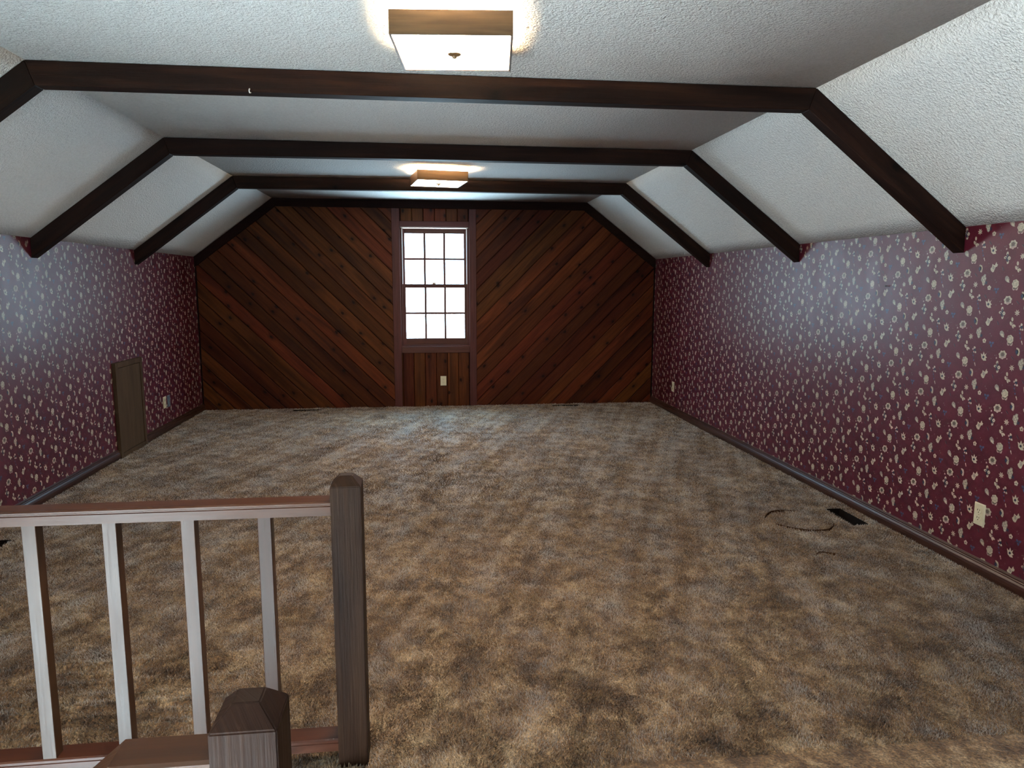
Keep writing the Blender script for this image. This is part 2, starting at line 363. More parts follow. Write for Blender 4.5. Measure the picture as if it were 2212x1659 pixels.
# the pile: one short leaning yarn tuft per point, lying this way and that in drifts
def drift(X, Y, seed, waves):
    r = np.random.default_rng(seed); out = np.zeros_like(X)
    for i in range(waves):
        k = 2*np.pi/r.uniform(0.10, 0.55); t = r.uniform(0, 2*np.pi); out += np.sin(k*(X*np.cos(t)+Y*np.sin(t))+r.uniform(0, 6.28))
    return out/np.sqrt(waves)
px, py, ps = [], [], []
for y0, y1, sp in ((1.95, 3.2, 0.0072), (3.2, 4.6, 0.0092), (4.6, 6.4, 0.0125), (6.4, YF-0.008, 0.0165)):
    gx, gy = np.meshgrid(np.arange(XL+0.012, XR-0.012, sp), np.arange(y0, y1, sp))
    gx = gx+rng.uniform(-0.45, 0.45, gx.shape)*sp; gy = gy+rng.uniform(-0.45, 0.45, gy.shape)*sp
    px.append(gx.ravel()); py.append(np.clip(gy.ravel(), 1.95, YF-0.008)); ps.append(np.full(gx.size, sp))
px, py, ps = np.concatenate(px), np.concatenate(py), np.concatenate(ps)
hz, gr = carpet_height(px, py)
ok = (gr < 0.55) & ~((px < VX1+0.004) & (py < VY1+0.004))
for v in VENTS: ok &= ~((px > v[1]-0.004) & (px < v[2]+0.004) & (py > v[3]-0.004) & (py < v[4]+0.004))
px, py, ps, hz = px[ok], py[ok], ps[ok], hz[ok]; n_t = len(px)
dx = 0.0045*drift(px, py, 11, 14)+rng.normal(0, 0.0035, n_t); dy = 0.0060*drift(px, py, 12, 14)+rng.normal(0, 0.0035, n_t)
hh = rng.uniform(0.009, 0.0145, n_t)*(1+0.22*drift(px, py, 13, 10)).clip(0.5, 1.4); rr = ps*rng.uniform(0.42, 0.62, n_t); a0 = rng.uniform(0, 2*np.pi, n_t)
PV = np.empty((n_t, 4, 3), np.float32)
for k in range(3):
    PV[:, k, 0] = px+rr*np.cos(a0+k*2.0944); PV[:, k, 1] = py+rr*np.sin(a0+k*2.0944); PV[:, k, 2] = hz-0.002
PV[:, 3, 0] = np.clip(px+dx, XL+0.004, XR-0.004); PV[:, 3, 1] = np.minimum(py+dy, YF-0.004); PV[:, 3, 2] = hz+hh
b4 = (np.arange(n_t)*4)[:, None]
PF = np.concatenate([b4+np.array([0, 1, 3]), b4+np.array([1, 2, 3]), b4+np.array([2, 0, 3])], 1).reshape(-1).astype(np.int32)
pm = bpy.data.meshes.new('carpet_pile'); pm.vertices.add(n_t*4); pm.vertices.foreach_set('co', PV.ravel())
pm.loops.add(len(PF)); pm.loops.foreach_set('vertex_index', PF)
pm.polygons.add(len(PF)//3); pm.polygons.foreach_set('loop_start', np.arange(0, len(PF), 3, dtype=np.int32)); pm.polygons.foreach_set('loop_total', np.full(len(PF)//3, 3, dtype=np.int32))
pm.update(calc_edges=True)
pile = link('carpet_pile', pm, M_CARPET, floor); pile['kind'] = 'stuff'; pile['label'] = 'short twisted brown and tan carpet pile'

# ------------------------------------------------------------------ walls, ceiling
CR, PK, GY, NV, BL, UM, DK = range(1, 8)
def flower_tile():
    """the printed motifs of one repeat: (material, layer, outline points in metres)"""
    L = []
    def blob(c, x, y, R, n=5, a=0.1, rot=0.0, sx=1.0, lay=1, k=None):
        k = k or max(8, n*4); cr, sr = math.cos(rot), math.sin(rot); P = []
        for i in range(k):
            t = 2*math.pi*i/k; r = R*(1+a*math.cos(n*t)); px, py = r*math.cos(t)*sx, r*math.sin(t)
            P.append((x+px*cr-py*sr, y+px*sr+py*cr))
        L.append((c, lay, P))
    def shape(c, x, y, pts, sc, lay=1): L.append((c, lay, [(x+p*sc, y+q*sc) for p, q in pts]))
    def leaf(c, x, y, l, w, rot, lay=1): blob(c, x, y, w, 2, 0.0, rot, l/w, lay, 8)
    # rose with its bud
    blob(PK, -0.007, -0.019, 0.0095, 3, 0.1, 0.4, 1.1); blob(PK, 0.008, -0.019, 0.0095, 3, 0.1, 0.9, 1.1)
    blob(UM, 0.0005, -0.0125, 0.0125, 5, 0.05, 0.2, 1.25, 2)
    blob(CR, 0, 0.002, 0.0198, 7, 0.07, 0.5, 1.0, 3)
    blob(GY, -0.004, 0.005, 0.0125, 5, 0.1, 0.2, 1.0, 4); blob(CR, -0.0015, 0.0025, 0.0108, 5, 0.08, 0.9, 1.0, 5)
    blob(GY, 0.004, -0.001, 0.0072, 4, 0.1, 0.2, 1.0, 6); blob(CR, 0.0015, 0.001, 0.0066, 4, 0.08, 0.9, 0.85, 7)
    shape(GY, -0.052, 0.022, [(-48, 10), (-40, 45), (-8, 62), (30, 38), (52, -8), (44, -28), (58, -52), (22, -50), (-12, -34), (-38, -12)], 0.00029)
    shape(CR, -0.050, 0.019, [(-28, 10), (-4, 24), (26, 4), (40, -34), (10, -32), (-18, -10)], 0.00029, 2)
    # tulip-like crown
    shape(CR, 0.123, 0.034, [(-75, 55), (-32, 28), (-8, 92), (18, 36), (55, 70), (40, 20), (76, -8), (44, -26), (64, -64), (0, -72), (-48, -40)], 0.00028)
    blob(NV, 0.121, 0.032, 0.0065, 4, 0.15, 0.4, 1, 2)
    # open anemone
    blob(CR, -0.036, -0.076, 0.0200, 7, 0.11, 0.3, 1.16); blob(PK, -0.034, -0.086, 0.009, 3, 0.1, 0.3, 1.7, 2)
    blob(GY, -0.036, -0.0745, 0.0130, 6, 0.12, 0.3, 1.1, 3); blob(UM, -0.036, -0.074, 0.0095, 5, 0.12, 0.3, 1.1, 4)
    # delft-blue sprig
    blob(NV, -0.061, 0.123, 0.0145, 5, 0.22, 0.4, 0.9)
    for x, y, R, rt in ((-0.064, 0.144, 0.0078, 1.4), (-0.0745, 0.126, 0.0072, 0.2), (-0.058, 0.103, 0.0072, 1.3)):
        blob(CR, x, y, R, 2, 0.12, rt, 1.15, 2); blob(NV, x+(-0.061-x)*0.22, y+(0.123-y)*0.22, R*0.5, 3, 0.1, rt, 1.0, 3)
    blob(CR, -0.0515, 0.122, 0.0088, 6, 0.12, 0.2, 1.0, 4); blob(GY, -0.0515, 0.122, 0.0036, 5, 0.1, 0, 1, 5)
    # star
    blob(CR, 0.026, 0.128, 0.0112, 7, 0.46, 0.25, 1.0); blob(GY, 0.026, 0.129, 0.0035, 5, 0.1, 0, 1, 2)
    # hyacinth head
    shape(GY, 0.078, 0.150, [(-62, 22), (-52, 62), (-20, 72), (-2, 100), (38, 96), (36, 60), (56, 30), (40, -10), (30, -78), (0, -98), (-30, -70), (-34, -34), (-64, -12)], 0.00029)
    for x, y in ((-0.009, 0.010), (0.002, 0.018), (-0.002, 0.002), (0.008, 0.008), (-0.006, -0.010), (0.004, -0.008), (0.0, -0.020)): blob(CR, 0.078+x, 0.150+y, 0.0046, 4, 0.2, x*300, 1, 2)
    blob(NV, 0.0945, 0.137, 0.0085, 4, 0.4, 0.6, 0.9)
    # little pansy
    blob(CR, 0.117, 0.113, 0.0112, 5, 0.14, 0.3); blob(UM, 0.117, 0.112, 0.0036, 4, 0.1, 0, 1, 2)
    # blue clover
    blob(BL, 0.164, 0.102, 0.0122, 3, 0.55, 0.5); blob(NV, 0.164, 0.102, 0.0045, 3, 0.5, 1.4, 1, 2); leaf(NV, 0.152, 0.100, 0.010, 0.002, 0.2)
    # hooked bell
    shape(CR, 0.050, 0.208, [(-38, 60), (-8, 66), (30, 50), (46, 10), (44, -40), (30, -72), (6, -66), (-6, -48), (14, -34), (22, 0), (8, 30), (-20, 38)], 0.00028, 2)
    blob(NV, 0.0465, 0.205, 0.0115, 3, 0.1, 0.3, 0.85); blob(BL, 0.0475, 0.206, 0.0035, 3, 0.1, 0, 1, 3)
    # butterfly orchid
    shape(CR, 0.135, 0.212, [(-76, -24), (-48, 6), (-38, 58), (-6, 40), (16, 34), (48, 92), (60, 56), (84, 46), (72, 10), (40, 2), (26, -30), (4, -82), (-26, -86), (-58, -62)], 0.00028)
    shape(GY, 0.134, 0.211, [(-26, -14), (-22, 30), (8, 24), (24, -6), (0, -36)], 0.00030, 2)
    # three-petal iris
    for x, y, l, w, rt in ((-0.002, 0.019, 0.0105, 0.0062, 1.75), (-0.009, -0.001, 0.0105, 0.0062, 2.0), (0.0115, -0.010, 0.0105, 0.0058, -0.35), (0.004, -0.014, 0.0105, 0.0050, -1.1)): leaf(CR, 0.004+x, 0.077+y, l, w, rt)
    blob(GY, 0.005, 0.078, 0.0040, 3, 0.3, 0.2, 1, 2)
    # forget-me-not
    blob(NV, 0.059, 0.062, 0.0085, 4, 0.2, 0.2)
    for x, y, R in ((0.0, 0.012, 0.0064), (-0.010, 0.004, 0.0050), (-0.003, -0.010, 0.0048), (0.0085, -0.011, 0.0052)): blob(PK if x < 0 else CR, 0.058+x, 0.062+y, R, 3, 0.1, x*200, 1, 2)
    leaf(CR, 0.068, -0.006, 0.0062, 0.0030, 1.9); leaf(PK, 0.0715, -0.014, 0.0050, 0.0028, 1.8)
    for i in range(4): blob(BL if i % 2 else NV, 0.049+0.0035*i, 0.046-0.012*i, 0.0046, 3, 0.25, i, 0.9)
    for x, y, rt in ((0.025, 0.176, -0.75), (0.193, 0.205, -1.05), (0.100, 0.070, -0.9)):
        leaf(DK, x, y, 0.0135, 0.0034, rt); leaf(UM, x-0.003, y-0.002, 0.0105, 0.0009, rt, 2)
    for x, y, R, c in ((-0.072, 0.166, 0.0045, PK), (-0.083, 0.178, 0.0032, UM), (-0.074, 0.180, 0.0026, UM), (-0.008, 0.168, 0.0030, PK), (0.150, 0.150, 0.0030, UM), (0.158, 0.140, 0.0030, UM), (0.100, -0.030, 0.0024, UM), (-0.020, 0.040, 0.0026, UM), (0.170, 0.030, 0.0026, UM)): blob(c, x, y, R, 3, 0.2, R*900)
    for x, y, rt in ((0.080, -0.045, 0.3), (0.150, 0.060, 0.15), (0.020, 0.045, 0.1), (0.10, 0.185, -0.4), (-0.03, 0.10, 0.7)): leaf(UM, x, y, 0.012, 0.0006, rt)
    return L
TILE = flower_tile()
def papered_wall(name, xw, sgn, u0, v0, zbot, yst):
    """wall slab with the pattern printed over it; u runs to the right for someone facing the wall"""
    V, Fc, Mi = [], [], []
    x_out = xw+sgn*0.1
    bx = [(xw, yst, zbot), (xw, YF+0.12, zbot), (xw, YF+0.12, EAVE), (xw, yst, EAVE)]
    V += bx+[(x_out, y, z) for _, y, z in bx]
    fr = [(0, 3, 2, 1), (4, 5, 6, 7), (0, 1, 5, 4), (1, 2, 6, 5), (2, 3, 7, 6), (3, 0, 4, 7)]
    Fc += [f if sgn > 0 else f[::-1] for f in fr]; Mi += [0]*6
    A_, B_ = 0.275, 0.261
    for j in range(-60, 60):
        for k in range(-20, 20):
            for c, lay, P in TILE:
                pts = []
                for pu, pv in P:
                    uu = u0+j*A_+pu; vv = v0-j*B_/2+(k+(j//2))*B_+pv
                    pts.append((-uu*sgn, vv))
                ym = pts[0][0]; zm = pts[0][1]
                if ym < max(1.2, yst+0.03) or ym > YF+0.05 or zm < -0.03 or zm > EAVE+0.03: continue
                pts = clip(clip(clip(pts, 0, 1, EAVE-0.001), 0, -1, -0.02), 1, 0, YF-0.002)
                if len(pts) < 3: continue
                cy0 = sum(p[0] for p in pts)/len(pts); cz0 = sum(p[1] for p in pts)/len(pts)
                xx = xw-sgn*0.00012*lay; b0 = len(V); n = len(pts)
                V.append((xx, cy0, cz0)); V.extend((xx, p[0], p[1]) for p in pts)
                # outward winding towards the room
                for i in range(n):
                    q = (b0, b0+1+i, b0+1+(i+1) % n)
                    Fc.append(q); Mi.append(c)
    me = bpy.data.meshes.new(name); me.from_pydata(V, [], Fc)
    me.polygons.foreach_set('material_index', np.array(Mi, dtype=np.int32)); me.update()
    for m in WP: me.materials.append(m)
    return struct(link(name, me, None))
papered_wall('wall_right', XR, 1, -3.654, 1.191, -0.3, YB)
papered_wall('wall_left', XL, -1, 5.20, 1.10, -0.3, VY1)
struct(box('floor_base', VX1, XR+0.1, YB, YF+0.12, -0.30, -0.20, M_PLASTER, centre=False))
struct(box('floor_base_left', XL-0.1, VX1, VY1+0.081, YF+0.12, -0.30, -0.20, M_PLASTER, centre=False))
def sheet(name, pts, nrm, material, nu=2, nv=2, thick=0.08, wave=0.0):
    p0, p1, p2, p3 = [Vector(p) for p in pts]; vs_, fs = [], []
    n = Vector(nrm)
    for j in range(nv+1):
        for i in range(nu+1):
            a = p0.lerp(p1, i/nu); b_ = p3.lerp(p2, i/nu); p = a.lerp(b_, j/nv)
            w = 0
            if wave and 0 < i < nu and 0 < j < nv: w = wave*(math.sin(p.y*5.3+1)*0.6+math.sin(p.y*11.7+p.x*3)*0.4)*math.sin(math.pi*j/nv)
            vs_.append(p+n*w)
    for j in range(nv):
        for i in range(nu):
            k = j*(nu+1)+i; fs.append((k, k+1, k+nu+2, k+nu+1))
    return vs_, fs
cv, cf = [], []
for pts, nrm, nu, nv, wv in ((((AL, YB, CEIL), (AR, YB, CEIL), (AR, YF, CEIL), (AL, YF, CEIL)), (0, 0, -1), 2, 2, 0),
                             (((AR, YB, CEIL), (AR, YF, CEIL), (XR, YF, EAVE), (XR, YB, EAVE)), (-0.6, 0, -0.8), 130, 8, 0.006),
                             (((AL, YB, CEIL), (AL, YF, CEIL), (XL, YF, EAVE), (XL, YB, EAVE)), (0.6, 0, -0.8), 130, 8, 0.003)):
    a, f = sheet('c', pts, nrm, None, nu, nv, wave=wv); k = len(cv); cv += a; cf += [tuple(i+k for i in q) for q in f]
cm = mesh_from('ceiling', [tuple(v) for v in cv], cf)
ceil = struct(link('ceiling', cm, M_CEIL, smooth=True))
md = ceil.modifiers.new('thickness', 'SOLIDIFY'); md.thickness = 0.1; md.offset = 0
# keep the thickness outside the room
bm = bmesh.new(); bm.from_mesh(cm); bmesh.ops.recalc_face_normals(bm, faces=bm.faces[:])
for f in bm.faces:
    if f.normal.z > 0: f.normal_flip()
bm.to_mesh(cm); bm.free(); md.offset = -1

# far gable wall: a backing sheet with the window opening, boards nailed on
SIL = [(XL, -0.3), (XR, -0.3), (XR, EAVE), (AR, CEIL), (AL, CEIL), (XL, EAVE)]
def ring_wall(name, sil, hole, y0, y1, material):
    hx0, hx1, hz0, hz1 = hole
    parts = [clip(sil, 1, 0, hx0), clip(sil, -1, 0, -hx1)]
    midp = clip(clip(sil, -1, 0, -hx0), 1, 0, hx1)
    parts += [clip(midp, 0, 1, hz0), clip(midp, 0, -1, -hz1)]
    bm = bmesh.new()
    for poly in parts:
        A = [bm.verts.new((p[0], y0, p[1])) for p in poly]; B = [bm.verts.new((p[0], y1, p[1])) for p in poly]
        bm.faces.new(A); bm.faces.new(B[::-1])
        for i in range(len(poly)): bm.faces.new((A[i], B[i], B[(i+1) % len(poly)], A[(i+1) % len(poly)]))
    bmesh.ops.recalc_face_normals(bm, faces=bm.faces[:])
    me = bpy.data.meshes.new(name); bm.to_mesh(me); bm.free()
    return struct(link(name, me, material))
BT = 0.016     # board thickness
wall_far = ring_wall('wall_far', SIL, (WX0, WX1, WZ0, WZ1), YF+BT-0.004, YF+0.12, M_TRIMD)
CS0, CS1, CS2, CS3 = -0.373, WX0, WX1, 0.598   # window casing edges
TB = 0.09                                       # depth of the dark top trim
sl = math.hypot(XR-AR, CEIL-EAVE)
def inset_sil():
    p = SIL
    p = clip(p, 0, 1, CEIL-TB+0.01)
    for sx, xa in ((1, AR), (-1, AL)):
        dx, dz = (XR-AR if sx > 0 else AL-XL), CEIL-EAVE
        L = math.hypot(dx, dz); n_ = (sx*dz/L, dx/L)
        c = n_[0]*xa+n_[1]*CEIL
        p = clip(p, n_[0], n_[1], c-TB+0.01)
    return p
IN = clip(inset_sil(), 0, -1, 0.008)
def board(poly, sdir, material, gap=0.0012):
    """one tongue-and-groove board: poly in (x,z), face towards the room, eased edges"""
    n = Vector((0, -1, 0)); s = Vector((sdir[0], 0, sdir[1])).normalized(); t = n.cross(s)
    cx = sum(p[0] for p in poly)/len(poly); cz = sum(p[1] for p in poly)/len(poly)
    o_ = Vector((cx, YF+BT, cz)); bm = bmesh.new()
    def loc(p):
        d = Vector((p[0], YF+BT, p[1]))-o_; return (d.dot(s), d.dot(t))
    pts = [loc(p) for p in poly]
    jit = random.uniform(-0.0008, 0.0008)
    A = [bm.verts.new((a, b_, 0)) for a, b_ in pts]; B = [bm.verts.new((a, b_, BT+jit)) for a, b_ in pts]
    bm.faces.new(A); fr = bm.faces.new(B[::-1])
    for i in range(len(pts)): bm.faces.new((A[i], B[i], B[(i+1) % len(pts)], A[(i+1) % len(pts)]))
    bmesh.ops.recalc_face_normals(bm, faces=bm.faces[:])
    bmesh.ops.bevel(bm, geom=list(fr.edges), offset=0.0055, segments=1, affect='EDGES')
    me = bpy.data.meshes.new('board'); bm.to_mesh(me); bm.free()
    o = link('board', me, material, wall_far)
    mm = Matrix((s, t, n)).transposed().to_4x4(); mm.translation = o_
    o.matrix_basis = mm
    return o
P_ = 0.1885; SQ = math.sqrt(2)
left_reg = clip(IN, 1, 0, CS0+0.006); right_reg = clip(IN, -1, 0, -(CS3-0.006))
def area(p): return abs(sum(p[i][0]*p[(i+1) % len(p)][1]-p[(i+1) % len(p)][0]*p[i][1] for i in range(len(p))))/2
for k in range(-14, 16):
    c0, c1 = -0.489+P_*k, -0.489+P_*(k+1)
    p = clip(clip(left_reg, 1, 1, c1-0.0035), -1, -1, -(c0+0.0035))
    if len(p) > 2 and area(p) > 0.0006: board(p, (1, -1), M_PANEL)
for k in range(-16, 16):
    c0, c1 = 0.732+P_*k, 0.732+P_*(k+1)
    p = clip(clip(right_reg, 1, -1, c1-0.0035), -1, 1, -(c0+0.0035))
    if len(p) > 2 and area(p) > 0.0006: board(p, (1, 1), M_PANEL)
VB = [CS1, -0.270, -0.143, -0.012, 0.120, 0.251, 0.381, 0.508, CS2]
for i in range(8):
    a, b_ = VB[i]+0.0025, VB[i+1]-0.0025
    if b_-a < 0.004: continue
    for z0, z1 in ((-0.008, 0.645), (2.158, CEIL-TB+0.01)):
        board([(a, z0), (b_, z0), (b_, z1), (a, z1)], (0, 1), M_PANEL)

# dark trim under the ceiling line and the window casing
def bar(name, p0, p1, w, y0, y1, material, side):
    """straight bar in the far-wall plane from p0 to p1 (x,z), w wide to the given side"""
    s = Vector((p1[0]-p0[0], 0, p1[1]-p0[1])); L = s.length; s.normalize()
    n = Vector((0, 1, 0)); t = n.cross(s)*side
    bm = bmesh.new(); box_bm(bm, 0, L, 0, y1-y0, 0, w)
    me = bpy.data.meshes.new(name); 
    mm = Matrix((s, n, t)).transposed().to_4x4(); mm.translation = (p0[0], y0, p0[1])
    bm.to_mesh(me)
    if mm.to_3x3().determinant() < 0: bmesh.ops.reverse_faces(bm, faces=bm.faces[:]); bm.to_mesh(me)
    bm.free()
    o = link(name, me, material); o.matrix_basis = mm; return o
TY = YF-0.028
def miter_trim(name, poly): return struct(prism(name, poly, 'y', TY, YF+0.004, M_TRIMD))
hw = TB*0.42
def off(p, q, d):   # helper: inset direction of slope
    return None
bl = (XR-AR, CEIL-EAVE); Lr = math.hypot(*bl); kr = TB*Lr/bl[0]      # vertical drop of the slope trim
bl2 = (AL-XL, CEIL-EAVE); Ll = math.hypot(*bl2); kl = TB*Ll/bl2[0]
xr_in = AR-(kr-TB)/(bl[1]/bl[0]); xl_in = AL+(kl-TB)/(bl2[1]/bl2[0])
miter_trim('trim_1', [(AL, CEIL), (AR, CEIL), (xr_in, CEIL-TB), (xl_in, CEIL-TB)])
miter_trim('trim_2', [(AR, CEIL), (XR, EAVE), (XR, EAVE-kr), (xr_in, CEIL-TB)])
miter_trim('trim_3', [(AL, CEIL), (XL, EAVE), (XL, EAVE-kl), (xl_in, CEIL-TB)])
struct(box('trim_4', CS0, CS1, YF-0.012, YF+0.02, 0, CEIL-TB, M_CASEV, bevel=0.003))
struct(box('trim_5', CS2, CS3, YF-0.012, YF+0.02, 0, CEIL-TB, M_CASEV, bevel=0.003))
struct(box('trim_6', CS1, CS2, YF-0.010, YF+0.02, WZ1-0.004, 2.162, M_CASEH, bevel=0.003))
struct(box('trim_7', CS1, CS2, YF-0.010, YF+0.02, 0.641, WZ0+0.004, M_CASEH, bevel=0.003))
struct(box('trim_8', XR-0.014, XR, YF-0.014, YF, 0, EAVE-kr, M_TRIMD))
struct(box('trim_9', XL, XL+0.014, YF-0.014, YF, 0, EAVE-kl, M_TRIMD))

# ------------------------------------------------------------------ far window: double hung, six over six
win = struct(empty('window_1', ((WX0+WX1)/2, YF+0.05, WZ0)))
win['label'] = 'wooden double-hung window with six over six panes, daylight behind'
def wpart(name, x0, x1, y0, y1, z0, z1, m, parent, bev=0.002):
    o = box(name, x0, x1, y0, y1, z0, z1, m, None, bev)
    base = parent
    off_ = Vector((0, 0, 0)); q = base
    while q: off_ += q.location; q = q.parent
    o.parent = base; o.location = o.location-off_; return o
J = 0.014
wpart('jamb', WX0, WX0+J, YF+0.012, YF+0.115, WZ0, WZ1, M_CASEV, win)
wpart('jamb', WX1-J, WX1, YF+0.012, YF+0.115, WZ0, WZ1, M_CASEV, win)
wpart('head', WX0, WX1, YF+0.012, YF+0.115, WZ1-J, WZ1, M_JAMB, win)
wpart('sill', WX0, WX1, YF+0.004, YF+0.115, WZ0, WZ0+0.02, M_CASEH, win)
for sx in (0, 1):
    a = WX0+J if sx == 0 else WX1-J-0.016
    wpart('jamb_liner', a, a+0.016, YF+0.045, YF+0.105, WZ0+0.02, WZ1-J, M_JAMB, win)
    a = WX0+J if sx == 0 else WX1-J-0.009
    wpart('stop_bead', a, a+0.009, YF+0.012, YF+0.028, WZ0+0.02, WZ1-J, M_CASEV, win)
def sash(x0, x1, z0, z1, y0, y1, st, top, bot, gx0, gx1):
    s = bpy.data.objects.new('sash', None); COL.objects.link(s); s.parent = win
    s.location = (0, 0, 0)
    wpart('stile', x0, gx0, y0, y1, z0, z1, M_CASEV, s); wpart('stile', gx1, x1, y0, y1, z0, z1, M_CASEV, s)
    wpart('rail', gx0, gx1, y0, y1, z1-top, z1, M_CASEH, s); wpart('rail', gx0, gx1, y0, y1, z0, z0+bot, M_CASEH, s)
    gz0, gz1 = z0+bot, z1-top; w = (gx1-gx0)/3; h = (gz1-gz0)/2; ym = (y0+y1)/2
    for k in (1, 2): wpart('muntin', gx0+w*k-0.0125, gx0+w*k+0.0125, ym-0.013, ym-0.004, gz0, gz1, M_CASEV, s, 0.001)
    wpart('muntin', gx0, gx1, ym-0.012, ym-0.005, gz0+h-0.0115, gz0+h+0.0115, M_CASEH, s, 0.001)
    for i in range(3):
        for j in range(2):
            wpart('pane', gx0+w*i, gx0+w*(i+1), ym, ym+0.004, gz0+h*j, gz0+h*(j+1), M_DIMGLASS, s, 0)
    return s
GX0, GX1 = -0.228, 0.457
sash(WX0+J+0.012, WX1-J-0.012, 1.405, WZ1-J-0.002, YF+0.070, YF+0.098, 0.03, 0.057, 0.036, GX0, GX1)
low = sash(WX0+J+0.004, WX1-J-0.004, WZ0+0.02, 1.445, YF+0.032, YF+0.062, 0.03, 0.045, 0.078, GX0+0.004, GX1+0.002)
wpart('sash_lock', 0.085, 0.125, YF+0.036, YF+0.066, 1.445, 1.465, M_LATCH, low, 0.003)

# ------------------------------------------------------------------ rear wall, stairwell, and a foyer and windows added for daylight (behind the camera)
REAR = [(XL, LOW), (XR, LOW), (XR, EAVE), (AR, CEIL), (AL, CEIL), (XL, EAVE)]
ring_wall('wall_rear', clip(REAR, -1, 0, 0.3), GW, YB-0.12, YB, M_PLASTER)
ring_wall('wall_rear_added_foyer', clip(REAR, 1, 0, -0.3), RW, YB-0.12, YB, M_PLASTER)
w4 = struct(empty('added_window_4', ((GW[0]+GW[1])/2, YB-0.06, GW[2])))
w4['label'] = 'added unseen window in the rear attic wall for ceiling light'
zm_ = (GW[2]+GW[3])/2
for x0, x1, z0, z1 in ((GW[0], GW[0]+0.05, GW[2], GW[3]), (GW[1]-0.05, GW[1], GW[2], GW[3]), (GW[0], GW[1], GW[2], GW[2]+0.05), (GW[0], GW[1], GW[3]-0.05, GW[3]), (GW[0], GW[1], zm_-0.025, zm_+0.025)):
    wpart('added_window_frame', x0, x1, YB-0.10, YB-0.03, z0, z1, M_CASEV, w4)
for z0, z1 in ((GW[2]+0.05, zm_-0.025), (zm_+0.025, GW[3]-0.05)): wpart('pane', GW[0]+0.05, GW[1]-0.05, YB-0.068, YB-0.062, z0, z1, M_GLASS, w4, 0)
w2 = struct(empty('added_window_2', ((RW[0]+RW[1])/2, YB-0.06, RW[2])))
w2['label'] = 'added unseen window below the attic floor level for baluster daylight'
xm_ = RW[0]+0.10
for x0, x1, z0, z1 in ((RW[0], RW[0]+0.05, RW[2], RW[3]), (RW[1]-0.05, RW[1], RW[2], RW[3]), (RW[0], RW[1], RW[2], RW[2]+0.05), (RW[0], RW[1], RW[3]-0.05, RW[3]), (xm_-0.025, xm_+0.025, RW[2], RW[3])):
    wpart('added_window_frame', x0, x1, YB-0.10, YB-0.03, z0, z1, M_CASEV, w2)
for x0, x1 in ((RW[0]+0.05, xm_-0.025), (xm_+0.025, RW[1]-0.05)): wpart('pane', x0, x1, YB-0.068, YB-0.062, RW[2]+0.05, RW[3]-0.05, M_GLASS, w2, 0)
wl = empty('wall_added_foyer_left', (XL, 0, LOW)); struct(wl)  # outer wall of the added foyer, holding an added window
for y0, y1, z0, z1 in ((YB, LW[0], LOW, EAVE), (LW[1], VY1, LOW, EAVE), (LW[0], LW[1], LOW, LW[2]), (LW[0], LW[1], LW[3], EAVE)):
    o = box('wall_section', XL-0.1, XL, y0, y1, z0, z1, M_PLASTER); o.parent = wl; o.location -= wl.location
w3 = struct(empty('added_window_3', (XL-0.06, (LW[0]+LW[1])/2, LW[2])))
w3['label'] = 'added unseen window in the stairwell wall for baluster and ceiling daylight'
ym_ = -1.38
for y0, y1, z0, z1 in ((LW[0], LW[0]+0.05, LW[2], LW[3]), (LW[1]-0.05, LW[1], LW[2], LW[3]), (LW[0], LW[1], LW[2], LW[2]+0.05), (LW[0], LW[1], LW[3]-0.05, LW[3]), (ym_-0.025, ym_+0.025, LW[2], LW[3])):
    wpart('added_window_frame', XL-0.09, XL-0.03, y0, y1, z0, z1, M_CASEV, w3)
for y0, y1 in ((LW[0]+0.05, ym_-0.025), (ym_+0.025, LW[1]-0.05)): wpart('pane', XL-0.064, XL-0.058, y0, y1, LW[2]+0.05, LW[3]-0.05, M_GLASS, w3, 0)
struct(box('wall_stairwell_far', XL, VX1, VY1, VY1+0.08, LOW, -0.012, M_PLASTER, centre=False))
struct(box('wall_added_foyer_right', VX1, VX1+0.08, YB, VY1+0.08, LOW, -0.012, M_PLASTER, centre=False))
struct(box('floor_added_foyer', XL, VX1, YB, VY1, LOW-0.05, LOW, M_PLASTER, centre=False))  # floor of the added foyer, pale to bounce daylight upward
st = empty('staircase', (VX1, 1.5, LOW))
tag(st, 'carpeted stair flight dropping away between the two newel posts', 'stairs')
for k in range(9):
    z1 = -0.2*(k+1); x1 = VX1-0.245*k-0.002; x0 = x1-0.245
    o = box('step', max(x0, XL+0.002), x1, 0.98, VY1-0.002, LOW+0.001, z1, M_CARPET, None, 0.012, 2); o.parent = st; o.location -= st.location

# ------------------------------------------------------------------ baseboards
def baseboard(name, xw, sgn, segs):
    prof = [(0, 0), (0.016, 0), (0.020, 0.010), (0.0225, 0.025), (0.022, 0.040), (0.019, 0.052), (0.013, 0.061), (0.013, 0.066), (0.010, 0.070), (0.010, 0.076), (0.004, 0.083), (0, 0.083)]
    root = None
    for y0, y1 in segs:
        o = prism(name, [(xw-sgn*a, b_) for a, b_ in prof], 'y', y0, y1, M_BASE)
        for p in o.data.polygons: p.use_smooth = False
        if root is None: root = struct(o)
        else: o.parent = root; o.name = 'baseboard_length'
baseboard('baseboard_right', XR, 1, [(YB, YF-0.002)])
DY0, DY1 = 6.175, 6.74
baseboard('baseboard_left', XL, -1, [(VY1, DY0), (DY1, YF-0.002)])

